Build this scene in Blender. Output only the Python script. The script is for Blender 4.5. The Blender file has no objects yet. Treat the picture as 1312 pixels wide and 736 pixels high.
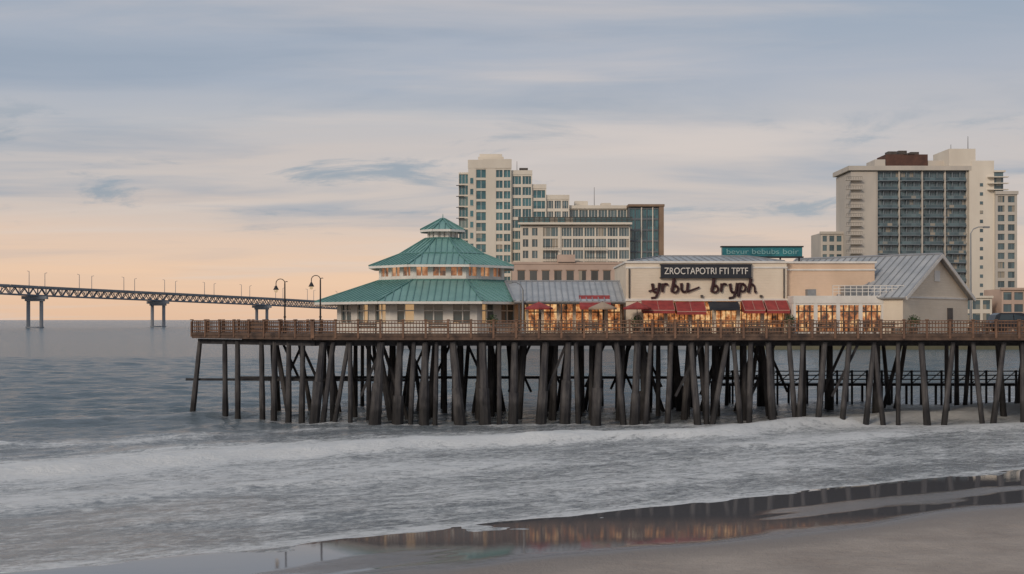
import bpy, math, random
import numpy as np
from mathutils import Vector
random.seed(7); np.random.seed(7)
scene=bpy.context.scene
COL=scene.collection

# ------------------------------------------------------------ helpers
def empty(name,loc=(0,0,0)):
    o=bpy.data.objects.new(name,None); o.empty_display_size=1; COL.objects.link(o); return o

class MB:
    def __init__(s): s.v=[]; s.f=[]
    def add(s,vs,fs):
        n=len(s.v); s.v+= [tuple(p) for p in vs]; s.f+=[tuple(i+n for i in f) for f in fs]
    def box(s,x0,x1,y0,y1,z0,z1):
        s.add([(x0,y0,z0),(x1,y0,z0),(x1,y1,z0),(x0,y1,z0),(x0,y0,z1),(x1,y0,z1),(x1,y1,z1),(x0,y1,z1)],
              [(3,2,1,0),(4,5,6,7),(0,1,5,4),(1,2,6,5),(2,3,7,6),(3,0,4,7)])
    def obox(s,p,u,n,a0,a1,b0,b1,z0,z1):
        def q(a,b,z): return (p[0]+u[0]*a+n[0]*b,p[1]+u[1]*a+n[1]*b,z)
        s.add([q(a0,b1,z0),q(a1,b1,z0),q(a1,b0,z0),q(a0,b0,z0),q(a0,b1,z1),q(a1,b1,z1),q(a1,b0,z1),q(a0,b0,z1)],
              [(3,2,1,0),(4,5,6,7),(0,1,5,4),(1,2,6,5),(2,3,7,6),(3,0,4,7)])
    def beam(s,a,b,w,h=None,up=(0,0,1)):
        h=h or w
        a=Vector(a);b=Vector(b);d=(b-a).normalized();up=Vector(up)
        if abs(d.dot(up))>.97: up=Vector((0,1,0))
        r=d.cross(up).normalized()*w/2; t=r.cross(d).normalized()*h/2
        vs=[a-r-t,a+r-t,a+r+t,a-r+t,b-r-t,b+r-t,b+r+t,b-r+t]
        s.add(vs,[(3,2,1,0),(4,5,6,7),(0,1,5,4),(1,2,6,5),(2,3,7,6),(3,0,4,7)])
    def cyl(s,a,b,r0,r1,n=10,segs=1,jit=0):
        a=Vector(a);b=Vector(b);d=(b-a).normalized()
        up=Vector((0,0,1)) if abs(d.z)<.95 else Vector((0,1,0))
        r=d.cross(up).normalized(); t=r.cross(d)
        vs=[];fs=[]
        for k in range(segs+1):
            c=a.lerp(b,k/segs); R=r0+(r1-r0)*k/segs
            R*=1+random.uniform(-jit,jit)
            for i in range(n):
                an=2*math.pi*i/n; vs.append(c+r*R*math.cos(an)+t*R*math.sin(an))
        for k in range(segs):
            for i in range(n):
                j=(i+1)%n; fs.append((k*n+i,k*n+j,(k+1)*n+j,(k+1)*n+i))
        fs.append(tuple(range(n-1,-1,-1))); fs.append(tuple(range(segs*n,segs*n+n)))
        s.add(vs,fs)
    def tube(s,pts,r,n=8):
        for i in range(len(pts)-1): s.cyl(pts[i],pts[i+1],r,r,n)
    def poly(s,pts,z0,z1):
        n=len(pts); vs=[(x,y,z0) for x,y in pts]+[(x,y,z1) for x,y in pts]
        fs=[tuple(range(n-1,-1,-1)),tuple(range(n,2*n))]+[(i,(i+1)%n,(i+1)%n+n,i+n) for i in range(n)]
        s.add(vs,fs)
    def face(s,pts): s.add(pts,[tuple(range(len(pts)))])
    def sphere(s,c,r,nu=12,nv=8,sz=1):
        vs=[];fs=[]
        for j in range(nv+1):
            th=math.pi*j/nv
            for i in range(nu):
                a=2*math.pi*i/nu
                vs.append((c[0]+r*math.sin(th)*math.cos(a),c[1]+r*math.sin(th)*math.sin(a),c[2]+r*sz*math.cos(th)))
        for j in range(nv):
            for i in range(nu):
                k=(i+1)%nu; fs.append((j*nu+i,(j+1)*nu+i,(j+1)*nu+k,j*nu+k))
        s.add(vs,fs)
    def build(s,name,mat,parent=None,smooth=False):
        me=bpy.data.meshes.new(name); me.from_pydata(s.v,[],s.f); me.update()
        if smooth: me.polygons.foreach_set('use_smooth',[True]*len(me.polygons))
        me.materials.append(mat)
        o=bpy.data.objects.new(name,me); COL.objects.link(o)
        if parent: o.parent=parent
        return o

def roof_panel(mr,ms,a,b,c,d,step=.5,sw=.06,sh=.08,thick=.12):
    """a,b eave ; c,d top (c above b, d above a)"""
    a,b,c,d=[Vector(p) for p in (a,b,c,d)]
    L=(b-a).length; e=(b-a)/L
    m=(c+d)/2-a; up=m-e*m.dot(e); H=up.length; up/=H
    n=e.cross(up)
    if n.z<0: n=-n
    t=n*thick
    mr.add([a,b,c,d,a-t,b-t,c-t,d-t],[(0,1,2,3),(7,6,5,4),(0,4,5,1),(1,5,6,2),(2,6,7,3),(3,7,4,0)])
    xd=(d-a).dot(e); xc=(c-a).dot(e)
    k=int(L/step)
    for i in range(1,k):
        x=L*i/k; tm=1
        if xd>1e-3: tm=min(tm,x/xd)
        if L-xc>1e-3: tm=min(tm,(L-x)/(L-xc))
        if tm<.03: continue
        p=a+e*x+n*sh*.4; q=p+up*H*tm
        ms.beam(p,q,sw,sh,up=n)
    for p,q in ((a,d),(b,c),(c,d)):
        if (p-q).length>.1: ms.beam(p+n*.04,q+n*.04,.16,.1,up=n)

def facade(mw,mg,p,u,n,W,z0,z1,cols,rows,pier=.5,span=.9,depth=.3,mull=None,sub=1,hb=0,mspan=None):
    mg.obox(p,u,n,0.05,W-.05,-depth-.3,-depth,z0+.02,z1-.05)
    cw=W/cols; ch=(z1-z0)/rows
    for i in range(cols+1):
        c=i*cw; a0=max(0,c-pier/2); a1=min(W,c+pier/2)
        if i==0:a0,a1=0,pier*.7
        if i==cols:a0,a1=W-pier*.7,W
        mw.obox(p,u,n,a0,a1,-depth-.1,0,z0,z1)
    ms=mspan or mw
    for j in range(rows+1):
        c=z0+j*ch
        a0=c-span/2;a1=c+span/2
        if j==0:a0,a1=z0,z0+span/2
        if j==rows:a0,a1=z1-span/2,z1+.004
        ms.obox(p,u,n,.01,W-.01,-depth-.1,-.03,a0,a1)
    if mull:
        for i in range(cols):
            for k in range(1,sub+1):
                x=i*cw+cw*k/(sub+1)
                mull.obox(p,u,n,x-.05,x+.05,-depth-.05,-depth+.09,z0+.03,z1-.06)
        if hb:
            for j in range(rows):
                z=z0+ch*(j+.5+hb)
                mull.obox(p,u,n,.05,W-.05,-depth-.05,-depth+.07,z-.05,z+.05)

# ------------------------------------------------------------ materials
def nd(nt,t,**k):
    n=nt.nodes.new(t)
    for a,b in k.items(): setattr(n,a,b)
    return n
def mat(name,c1,c2=None,rough=.7,metal=0,scale=1.0,bump=.0,bscale=None,detail=6,stretch=(1,1,1),lo=.35,hi=.65,spec=.4):
    m=bpy.data.materials.new(name); m.use_nodes=True; nt=m.node_tree; nt.nodes.clear()
    out=nd(nt,'ShaderNodeOutputMaterial'); b=nd(nt,'ShaderNodeBsdfPrincipled')
    nt.links.new(b.outputs[0],out.inputs[0])
    c2=c2 or tuple(x*.8 for x in c1)
    tc=nd(nt,'ShaderNodeTexCoord'); mp=nd(nt,'ShaderNodeMapping'); mp.inputs['Scale'].default_value=stretch
    nt.links.new(tc.outputs['Object'],mp.inputs[0])
    no=nd(nt,'ShaderNodeTexNoise'); no.inputs['Scale'].default_value=scale; no.inputs['Detail'].default_value=detail; no.inputs['Roughness'].default_value=.62
    nt.links.new(mp.outputs[0],no.inputs['Vector'])
    r=nd(nt,'ShaderNodeValToRGB'); r.color_ramp.elements[0].position=lo; r.color_ramp.elements[1].position=hi
    r.color_ramp.elements[0].color=(*c2,1); r.color_ramp.elements[1].color=(*c1,1)
    nt.links.new(no.outputs['Fac'],r.inputs[0]); nt.links.new(r.outputs[0],b.inputs['Base Color'])
    b.inputs['Roughness'].default_value=rough; b.inputs['Metallic'].default_value=metal
    b.inputs['Specular IOR Level'].default_value=spec
    if bump:
        n2=nd(nt,'ShaderNodeTexNoise'); n2.inputs['Scale'].default_value=bscale or scale*6; n2.inputs['Detail'].default_value=5
        nt.links.new(mp.outputs[0],n2.inputs['Vector'])
        bp=nd(nt,'ShaderNodeBump'); bp.inputs['Strength'].default_value=bump; bp.inputs['Distance'].default_value=.05
        nt.links.new(n2.outputs['Fac'],bp.inputs['Height']); nt.links.new(bp.outputs[0],b.inputs['Normal'])
    return m
def siding(name,c1,c2,pitch=.22,**k):
    m=mat(name,c1,c2,**k); nt=m.node_tree; b=[n for n in nt.nodes if n.type=='BSDF_PRINCIPLED'][0]
    tc=[n for n in nt.nodes if n.type=='TEX_COORD'][0]
    sp=nd(nt,'ShaderNodeSeparateXYZ'); nt.links.new(tc.outputs['Object'],sp.inputs[0])
    a=nd(nt,'ShaderNodeMath',operation='DIVIDE'); a.inputs[1].default_value=pitch; nt.links.new(sp.outputs['Z'],a.inputs[0])
    f=nd(nt,'ShaderNodeMath',operation='FRACT'); nt.links.new(a.outputs[0],f.inputs[0])
    bp=nd(nt,'ShaderNodeBump'); bp.inputs['Strength'].default_value=.7; bp.inputs['Distance'].default_value=.03
    nt.links.new(f.outputs[0],bp.inputs['Height']); nt.links.new(bp.outputs[0],b.inputs['Normal'])
    return m
def glow(name,c1,c2,c3,strength,scale=(1,1,1),ns=1.3,lo=.36,hi=.62):
    m=bpy.data.materials.new(name); m.use_nodes=True; nt=m.node_tree; b=nt.nodes['Principled BSDF']
    tc=nd(nt,'ShaderNodeTexCoord'); mp=nd(nt,'ShaderNodeMapping'); mp.inputs['Scale'].default_value=scale
    nt.links.new(tc.outputs['Object'],mp.inputs[0])
    no=nd(nt,'ShaderNodeTexNoise'); no.inputs['Scale'].default_value=ns; no.inputs['Detail'].default_value=5; no.inputs['Roughness'].default_value=.7
    nt.links.new(mp.outputs[0],no.inputs['Vector'])
    r=nd(nt,'ShaderNodeValToRGB'); e=r.color_ramp.elements
    e[0].position=lo;e[0].color=(*c1,1); e[1].position=hi;e[1].color=(*c3,1)
    x=e.new((lo+hi)/2); x.color=(*c2,1)
    nt.links.new(no.outputs['Fac'],r.inputs[0]); nt.links.new(r.outputs[0],b.inputs['Emission Color'])
    b.inputs['Emission Strength'].default_value=strength
    b.inputs['Base Color'].default_value=(.05,.05,.055,1); b.inputs['Roughness'].default_value=.12
    return m

M={}
M['wood']=mat('rail_wood',(.24,.135,.085),(.10,.06,.045),rough=.8,scale=1.5,bump=.3,lo=.3,hi=.7)
M['deckwood']=mat('deck_wood',(.14,.09,.065),(.05,.035,.03),rough=.85,scale=1.2,bump=.3)
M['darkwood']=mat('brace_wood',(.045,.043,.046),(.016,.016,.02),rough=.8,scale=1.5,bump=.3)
M['teal']=mat('teal_metal_roof',(.22,.40,.37),(.15,.30,.285),rough=.42,scale=.5,lo=.3,hi=.7,metal=.1,stretch=(1,1,.4))
M['tealseam']=mat('teal_seam',(.14,.29,.27),(.10,.22,.21),rough=.4)
M['grey_roof']=mat('grey_metal_roof',(.42,.43,.44),(.30,.32,.34),rough=.45,scale=.6)
M['greyseam']=mat('grey_seam',(.30,.31,.33),(.24,.25,.27),rough=.45)
M['white']=mat('white_paint',(.76,.73,.68),(.64,.61,.57),rough=.6,scale=.8)
M['cream']=siding('cream_siding',(.80,.70,.57),(.70,.60,.48),rough=.7,scale=.35)
M['peach']=siding('peach_siding',(.74,.55,.41),(.64,.47,.34),rough=.7,scale=.4)
M['cream_s']=mat('cream_stucco',(.57,.52,.46),(.46,.43,.39),rough=.85,scale=.12,stretch=(1,1,.35))
M['cream_t']=mat('tower_stucco',(.74,.68,.59),(.62,.56,.48),rough=.85,scale=.1,stretch=(1,1,.3))
M['pinkst']=mat('podium_stucco',(.56,.42,.34),(.46,.34,.28),rough=.85,scale=.15)
M['brownfr']=mat('brown_frame',(.28,.19,.13),(.2,.13,.09),rough=.7,scale=.2)
M['brick']=mat('penthouse_brick',(.12,.06,.045),(.075,.04,.033),rough=.85,scale=.4)
M['bgrey']=mat('blue_grey_panel',(.22,.26,.29),(.16,.195,.22),rough=.5,scale=.2)
M['slate']=mat('slate_frame',(.16,.18,.20),(.11,.125,.14),rough=.5,scale=.2)
M['red']=mat('red_awning',(.36,.055,.05),(.22,.035,.035),rough=.7,scale=1.5)
M['black']=mat('black_metal',(.02,.02,.022),(.012,.012,.014),rough=.5)
M['script']=mat('maroon_letters',(.055,.018,.02),(.03,.012,.015),rough=.5)
M['black_sign']=mat('sign_board',(.025,.03,.04),(.018,.02,.03),rough=.5)
M['trim']=mat('dark_trim',(.10,.085,.075),(.06,.05,.045),rough=.6)
M['concrete']=mat('hazed_bridge_concrete',(.28,.30,.33),(.22,.235,.26),rough=.9,scale=.05)  # paler for the far bridge: distance haze is put into the colour
M['steel']=mat('hazed_bridge_steel',(.18,.21,.255),(.14,.165,.20),rough=.7,scale=.05)  # truss and pole tone lightened and blued, haze painted into the base colour
M['galv']=mat('galvanised_pole',(.30,.31,.32),(.22,.23,.24),rough=.5,metal=.4)

def glassmat(name,a,b,sc,rough=.12,warm=0.0,hi=.9):
    m=bpy.data.materials.new(name); m.use_nodes=True; nt=m.node_tree; p=nt.nodes['Principled BSDF']
    tc=nd(nt,'ShaderNodeTexCoord'); mp=nd(nt,'ShaderNodeMapping'); mp.inputs['Scale'].default_value=sc
    nt.links.new(tc.outputs['Object'],mp.inputs[0])
    fl=nd(nt,'ShaderNodeVectorMath',operation='FLOOR'); nt.links.new(mp.outputs[0],fl.inputs[0])
    wn=nd(nt,'ShaderNodeTexWhiteNoise'); nt.links.new(fl.outputs[0],wn.inputs[0])
    r=nd(nt,'ShaderNodeValToRGB'); e=r.color_ramp.elements
    e[0].position=0;e[0].color=(*a,1);e[1].position=hi-.06;e[1].color=(*b,1)
    x=e.new(hi); x.color=(.30,.27,.22,1)
    nt.links.new(wn.outputs['Value'],r.inputs[0]); nt.links.new(r.outputs[0],p.inputs['Base Color'])
    p.inputs['Roughness'].default_value=rough; p.inputs['Specular IOR Level'].default_value=.8
    if warm:
        r2=nd(nt,'ShaderNodeValToRGB'); r2.color_ramp.interpolation='CONSTANT'
        r2.color_ramp.elements[0].color=(0,0,0,1); r2.color_ramp.elements[1].position=1-warm; r2.color_ramp.elements[1].color=(.6,.35,.15,1)
        nt.links.new(wn.outputs['Value'],r2.inputs[0]); nt.links.new(r2.outputs[0],p.inputs['Emission Color']); p.inputs['Emission Strength'].default_value=.6
    return m
M['tglass']=glassmat('teal_window_glass',(.02,.085,.11),(.06,.19,.22),(.45,.01,.308),hi=.97)
M['hglass']=glassmat('hotel_window_glass',(.035,.07,.09),(.10,.165,.19),(.6,.01,.308),hi=.95)
M['dglass']=glassmat('dark_window_glass',(.02,.03,.035),(.07,.085,.09),(.7,.01,.308))
M['pglass']=glassmat('pavilion_window_glass',(.06,.09,.10),(.16,.20,.21),(.9,.9,.5),warm=.4,hi=.8)
M['lit']=glow('lit_storefront',(.03,.015,.01),(.50,.16,.04),(1.0,.62,.28),.8,scale=(1.1,1.1,.9),ns=1.5)
M['lit2']=glow('lit_window',(.05,.035,.03),(.40,.15,.055),(.75,.40,.2),.7,scale=(.6,.6,.5),ns=1.0)
M['lampglow']=glow('lamp_globe',(.9,.6,.35),(1,.7,.4),(1,.8,.55),.5)

def pilemat():
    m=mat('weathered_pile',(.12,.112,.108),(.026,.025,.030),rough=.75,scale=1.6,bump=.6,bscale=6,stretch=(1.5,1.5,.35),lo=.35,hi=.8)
    nt=m.node_tree; b=[n for n in nt.nodes if n.type=='BSDF_PRINCIPLED'][0]; r=[n for n in nt.nodes if n.type=='VALTORGB'][0]
    tc=[n for n in nt.nodes if n.type=='TEX_COORD'][0]
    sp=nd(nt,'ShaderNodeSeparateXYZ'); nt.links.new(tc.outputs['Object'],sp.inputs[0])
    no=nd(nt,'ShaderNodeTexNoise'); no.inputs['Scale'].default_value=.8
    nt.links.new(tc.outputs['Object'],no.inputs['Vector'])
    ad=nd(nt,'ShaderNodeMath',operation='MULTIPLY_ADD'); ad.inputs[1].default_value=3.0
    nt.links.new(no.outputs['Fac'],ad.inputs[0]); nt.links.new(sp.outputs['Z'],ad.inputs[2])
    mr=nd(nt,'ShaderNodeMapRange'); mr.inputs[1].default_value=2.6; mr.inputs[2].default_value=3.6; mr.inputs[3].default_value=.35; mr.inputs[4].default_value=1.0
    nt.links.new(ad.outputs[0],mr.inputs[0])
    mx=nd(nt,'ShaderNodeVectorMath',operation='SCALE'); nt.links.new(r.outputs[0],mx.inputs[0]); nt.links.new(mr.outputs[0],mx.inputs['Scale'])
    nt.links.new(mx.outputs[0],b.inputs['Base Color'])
    return m
M['pile']=pilemat()

# ------------------------------------------------------------ numpy noise
_T=np.random.rand(512,512)
def vn(x,y,o=0):
    xi=np.floor(x).astype(int); yi=np.floor(y).astype(int); fx=x-xi; fy=y-yi
    fx=fx*fx*(3-2*fx); fy=fy*fy*(3-2*fy)
    g=lambda a,b:_T[(a+o*37)%512,(b+o*91)%512]
    return (g(xi,yi)*(1-fx)+g(xi+1,yi)*fx)*(1-fy)+(g(xi,yi+1)*(1-fx)+g(xi+1,yi+1)*fx)*fy
def fbm(x,y,o=0,n=4):
    r=0;a=.5;t=0
    for k in range(n): r=r+a*vn(x*2**k,y*2**k,o+k); t+=a; a*=.5
    return r/t
def sst(a,b,x):
    t=np.clip((x-a)/(b-a),0,1); return t*t*(3-2*t)
def shore(x,y):
    s=(x+16.5)*.552-(y-41)*.834
    u=(x+16.5)*.834+(y-41)*.552
    s=s+2.2*(fbm(u/16,u*0+3.3,5,2)-.5)
    return s,u
def grid_mesh(name,xs,ys,Z,attrs,mat,extra=None):
    nx,ny=len(xs),len(ys); XX,YY=np.meshgrid(xs,ys)
    co=np.stack([XX,YY,Z],-1).reshape(-1,3)
    i=np.arange(nx*ny).reshape(ny,nx)
    q=np.stack([i[:-1,:-1],i[:-1,1:],i[1:,1:],i[1:,:-1]],-1).reshape(-1,4)
    if extra is not None:
        ev,ef=extra; q=np.concatenate([q,np.array(ef)+len(co)]); co=np.concatenate([co,np.array(ev,float)])
    me=bpy.data.meshes.new(name)
    me.vertices.add(len(co)); me.vertices.foreach_set('co',co.ravel())
    me.loops.add(q.size); me.loops.foreach_set('vertex_index',q.ravel().astype(np.int32))
    me.polygons.add(len(q)); me.polygons.foreach_set('loop_start',np.arange(0,q.size,4,dtype=np.int32))
    me.update(calc_edges=True); me.validate()
    me.polygons.foreach_set('use_smooth',np.ones(len(me.polygons),bool))
    for k,a in attrs.items():
        at=me.attributes.new(k,'FLOAT','POINT'); full=np.zeros(len(co)); full[:nx*ny]=a.ravel(); at.data.foreach_set('value',full)
    me.materials.append(mat); o=bpy.data.objects.new(name,me); COL.objects.link(o); return o

# ------------------------------------------------------------ pile layout (metres)
front=[(-15.3,-14.9,.42),(-14.5,-14.1,.27),(-13.5,-12.9,.25),(-12.7,-12.7,.25),(-10.6,-10.3,.46),(-8.9,-8.8,.42),(-7.8,-7.7,.28),(-6.8,-6.8,.4),
(-6,-5.9,.26),(-4.3,-4.6,.45),(-2.2,-2.3,.45),(-1,-1,.26),(.1,.2,.42),(2.4,2.6,.42),(4.3,4.4,.42),(5.1,5.0,.28),(6.6,6.8,.42),(8.5,8.2,.34),(9.7,9.8,.4),
(10.6,10.8,.27),(12.3,12.4,.3),(14.3,14.0,.36),(15.2,15.2,.27),(16.1,16.7,.3),(17.6,17.3,.28),(18.5,18.6,.3),(20.2,20.0,.36),(21.9,21.6,.28),(22.35,22.6,.26),
(24,24.3,.32),(25.9,26.2,.3),(27.7,28.1,.28),(28.6,28.2,.25),(30,30,.24),(32,31.8,.36),(33.8,34.2,.28),(36.1,35.8,.27),(37.6,38.1,.3),(39.6,39.6,.3)]
x=41.8
while x<88: front.append((x,x+random.uniform(-.4,.4),random.uniform(.26,.34))); x+=2.2
piles=[]
def fy(x): return 100.2-(x+15.3)/110*2.5
for b,t,r in front:
    k=1.25
    m_=(b+t)/2; piles.append((m_+(b-m_)*2*k+random.uniform(-.1,.1),fy(b)+random.uniform(-.3,.5),m_-(b-m_)*k,fy(t)+.3,r*.78))
for t in (0,.25,.36,.56,.67,.78,.89):
    X=-27.2+11.9*t; Y=110-9.8*t
    piles.append((X-(.35 if t==0 else random.uniform(-.15,.15)),Y+.3,X+(.3 if t==0 else 0),Y+.4,.24))
for row,yr in enumerate((104.5,108.8,113,117.5,121.5)):
    x=[-17,-22,-24,-20,-17][row]
    while x<88:
        dx=random.uniform(1.8,3.4) if x<22 else random.uniform(4.5,7)
        x+=dx
        if x>22 and row in (0,2): continue
        lean=random.choice([-1.1,-.6,-.2,0,0,0,.2,.5,.9])
        r=random.choice([.2,.22,.28,.32])
        piles.append((x,yr+random.uniform(-.4,.4),x+lean,yr,r))
        if random.random()<.2: piles.append((x-lean*1.2,yr+.3,x+lean*.8,yr+.5,.18))

# ------------------------------------------------------------ SEA
xs=np.arange(-140,140.1,.30)
ys=[28.]
while ys[-1]<300: ys.append(ys[-1]*1.0038+.03)
ys=np.array(ys)
XX,YY=np.meshgrid(xs,ys)
S,U=shore(XX,YY)
dist=YY
Z=np.zeros_like(XX)
rng=np.random.RandomState(3)
for k in range(40):
    lam=1.1*(1.068**k); ang=math.atan2(-.834,.552)+rng.normal(0,.6)
    kx,ky=math.cos(ang),math.sin(ang); a=.0115*lam**.60
    ph=rng.rand()*6.28
    w=1/(1+np.exp((dist-lam*75)/(lam*12)))
    ph2=(kx*XX+ky*YY)*6.283/lam+ph+2.5*fbm(XX/18+k,YY/18,k%6,3)
    Z+=a*w*(1-np.abs(np.sin(ph2/2))*1.5)
Z-=Z.mean()
Z*= .12+.88*sst(4,55,-S)
def breaker(s0,H,wf,wb,seed,thr=.25,soft=.3):
    c=s0+5.0*(fbm(U/26,U*0+seed,seed,4)-.5)*2
    m=sst(thr,thr+soft,fbm(U/14,U*0+seed*3.1,seed+2,4))
    d=S-c
    prof=np.where(d>0,np.exp(-(d/wf)**2),np.exp(-(d/wb)**2))
    return H*m*prof*(.75+.5*fbm(XX/2.2,YY/2.2,seed,3)),d,m
b1,d1,m1=breaker(-28.5,.55,1.1,3.8,1,.08,.3)
b2,d2,m2=breaker(-42,.30,1.1,3.5,3,.42,.2)
b3,d3,m3=breaker(-17.5,.20,.9,2.8,2,.33,.25)
b4,d4,m4=breaker(-8,.09,.6,2.0,4,.3,.3)
b5,d5,m5=breaker(-62,.25,1.6,4,6,.45,.2)
Z+=b1+b2+b3+b4+b5
nzA=fbm(U/10,S/3.4,2,5); nzB=fbm(U/22,S/11,4,4); nzC=fbm(U/2.5,S/1.1,1,4)
F=.32*sst(-72,-38,S)*(.2+1.2*nzB)
F=np.maximum(F,(.47+.36*(nzB-.5)+.28*(nzA-.5))*sst(-36,-26,S))
def addf(d,m,front_w,back_w,amt):
    g=np.where(d>0,np.exp(-(d/front_w)**2),np.exp(-(d/back_w)**2))
    return g*m*amt
F+=addf(d1,m1,1.8,5.0,.66)*(.45+1.0*nzA)
F+=addf(d1+6,m1,3,4,.22)*(.2+1.4*nzA)
F+=addf(d2,m2,1.1,2.2,.6)*(.3+.9*nzA)
F+=addf(d3,m3,1.3,3.6,.30)*(.4+nzA)
F+=addf(d4,m4,1.0,2.4,.22)*(.4+nzA)
F+=addf(d5,m5,.7,1.0,.35)*(.2+nzA)
F+=.28*np.exp(-((S+.2)/.7)**2)
F-=.16*np.exp(-((S+4)/3)**2)*nzB
Z+=.07*np.clip(F-.6,0,1)*(nzC-.4)*2
for (bx,by,tx,ty,r) in piles:
    ix=np.searchsorted(xs,[bx-2.5,bx+2.5]); iy=np.searchsorted(ys,[by-2.5,by+2.5])
    sl=(slice(iy[0],iy[1]),slice(ix[0],ix[1]))
    dd=np.hypot(XX[sl]-bx,YY[sl]-by+.2)
    F[sl]+=.32*np.exp(-(dd/(r+.5))**2)*sst(-75,-45,S[sl])
edge=sst(140,120,np.abs(XX))*sst(300,262,YY)*sst(28,32,YY)
Z*=edge
B=40000
ev=[(-B,-600,0),(-140,-600,0),(-140,28,0),(-140,ys[-1],0),(-140,B,0),(-B,B,0),(140,ys[-1],0),(140,B,0),(B,B,0),(B,ys[-1],0),(-B,28,0),(-B,ys[-1],0),
    (140,28,0),(B,28,0)]
ef=[(0,1,2,10),(10,2,3,11),(11,3,4,5),(3,6,7,4),(6,9,8,7),(12,13,9,6)]
def seamat():
    m=bpy.data.materials.new('sea_water'); m.use_nodes=True; nt=m.node_tree; nt.nodes.clear(); L=nt.links.new
    out=nd(nt,'ShaderNodeOutputMaterial'); w=nd(nt,'ShaderNodeBsdfPrincipled'); f=nd(nt,'ShaderNodeBsdfPrincipled'); mx=nd(nt,'ShaderNodeMixShader')
    L(mx.outputs[0],out.inputs[0]); L(w.outputs[0],mx.inputs[1]); L(f.outputs[0],mx.inputs[2])
    geo=nd(nt,'ShaderNodeNewGeometry')
    rot=nd(nt,'ShaderNodeVectorRotate',rotation_type='Z_AXIS'); rot.inputs['Angle'].default_value=-math.atan2(.552,.834)
    L(geo.outputs['Position'],rot.inputs['Vector'])
    def noise(scale,st,detail=6,rough=.6,dist=0,src=rot):
        mp=nd(nt,'ShaderNodeMapping'); mp.inputs['Scale'].default_value=st; L(src.outputs[0],mp.inputs[0])
        n=nd(nt,'ShaderNodeTexNoise'); n.inputs['Scale'].default_value=scale; n.inputs['Detail'].default_value=detail; n.inputs['Roughness'].default_value=rough; n.inputs['Distortion'].default_value=dist
        L(mp.outputs[0],n.inputs['Vector']); return n
    N=noise(.75,(.6,1.15,1),9,.74,1.0)
    N2=noise(3.2,(.7,1.1,1),6,.72,.6)
    at=nd(nt,'ShaderNodeAttribute',attribute_name='foam')
    def math_(op,a,b,c=None):
        n=nd(nt,'ShaderNodeMath',operation=op)
        for i,v in enumerate((a,b,c)):
            if v is None: continue
            if isinstance(v,(int,float)): n.inputs[i].default_value=v
            else: L(v,n.inputs[i])
        return n.outputs[0]
    nn=math_('ADD',math_('MULTIPLY',N.outputs['Fac'],1.6),math_('MULTIPLY',N2.outputs['Fac'],1.3))
    nn=math_('SUBTRACT',nn,1.45)
    v=math_('ADD',at.outputs['Fac'],nn)
    mr=nd(nt,'ShaderNodeMapRange',interpolation_type='SMOOTHSTEP'); mr.inputs[1].default_value=.20; mr.inputs[2].default_value=.86
    L(v,mr.inputs[0])
    gate=nd(nt,'ShaderNodeMapRange'); gate.inputs[1].default_value=.02; gate.inputs[2].default_value=.25; L(at.outputs['Fac'],gate.inputs[0])
    L(math_('MULTIPLY',math_('MULTIPLY',mr.outputs[0],gate.outputs[0]),.93),mx.inputs[0])
    cr=nd(nt,'ShaderNodeMix',data_type='RGBA'); cr.inputs['A'].default_value=(.085,.125,.15,1); cr.inputs['B'].default_value=(.23,.25,.265,1)
    L(gate.outputs[0],cr.inputs['Factor']); L(cr.outputs['Result'],w.inputs['Base Color'])
    w.inputs['Roughness'].default_value=.19; w.inputs['IOR'].default_value=1.36
    f.inputs['Base Color'].default_value=(.80,.81,.81,1); f.inputs['Roughness'].default_value=.75
    r1=noise(.35,(.45,1.1,1),5,.65,.4); r2=noise(1.6,(.5,1.1,1),6,.7,.3); r3=noise(.09,(.35,1,1),5,.6)
    h=math_('ADD',math_('MULTIPLY',r1.outputs['Fac'],.95),math_('MULTIPLY',r2.outputs['Fac'],.34))
    h=math_('ADD',h,math_('MULTIPLY',r3.outputs['Fac'],1.2))
    bp=nd(nt,'ShaderNodeBump'); bp.inputs['Strength'].default_value=1.0; bp.inputs['Distance'].default_value=1.0; L(h,bp.inputs['Height'])
    L(bp.outputs[0],w.inputs['Normal'])
    b2=nd(nt,'ShaderNodeBump'); b2.inputs['Strength'].default_value=.7; b2.inputs['Distance'].default_value=.25; L(v,b2.inputs['Height']); L(b2.outputs[0],f.inputs['Normal'])
    return m
grid_mesh('sea_water',xs,ys,Z,{'foam':F},seamat(),(ev,ef))

# ------------------------------------------------------------ BEACH
gx=np.concatenate([np.arange(-900,-40,40),np.arange(-40,90,.35),np.arange(90,130,4),np.arange(130,2000,60)])
gy=np.concatenate([np.arange(-1500,20,40),np.arange(20,100,.3),np.arange(100,160,4),np.arange(160,420,40)])
GX,GY=np.meshgrid(gx,gy); s,u=shore(GX,GY)
zz=np.where(s<0,np.maximum(.05*s,-3.),.010*s)
zz=np.where(s>9,.09+.045*(s-9),zz); zz=np.minimum(zz,3.2)
zz=zz+.010*(fbm(GX/6,GY/6,3,2)-.5)*sst(0,6,s)+.16*(fbm(GX/1.6,GY/1.1,2,4)-.5)*sst(8.5,14,s)
sn=s+6.0*(fbm(u/9,s/3.0,6,4)-.5)
wet=1-sst(6.4,9.4,sn)
wet=wet*(1-.25*sst(.50,.64,fbm(u/11,s/1.6,9,4))*sst(2.5,5,s))
damp=1-sst(8.0,14,sn)
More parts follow.
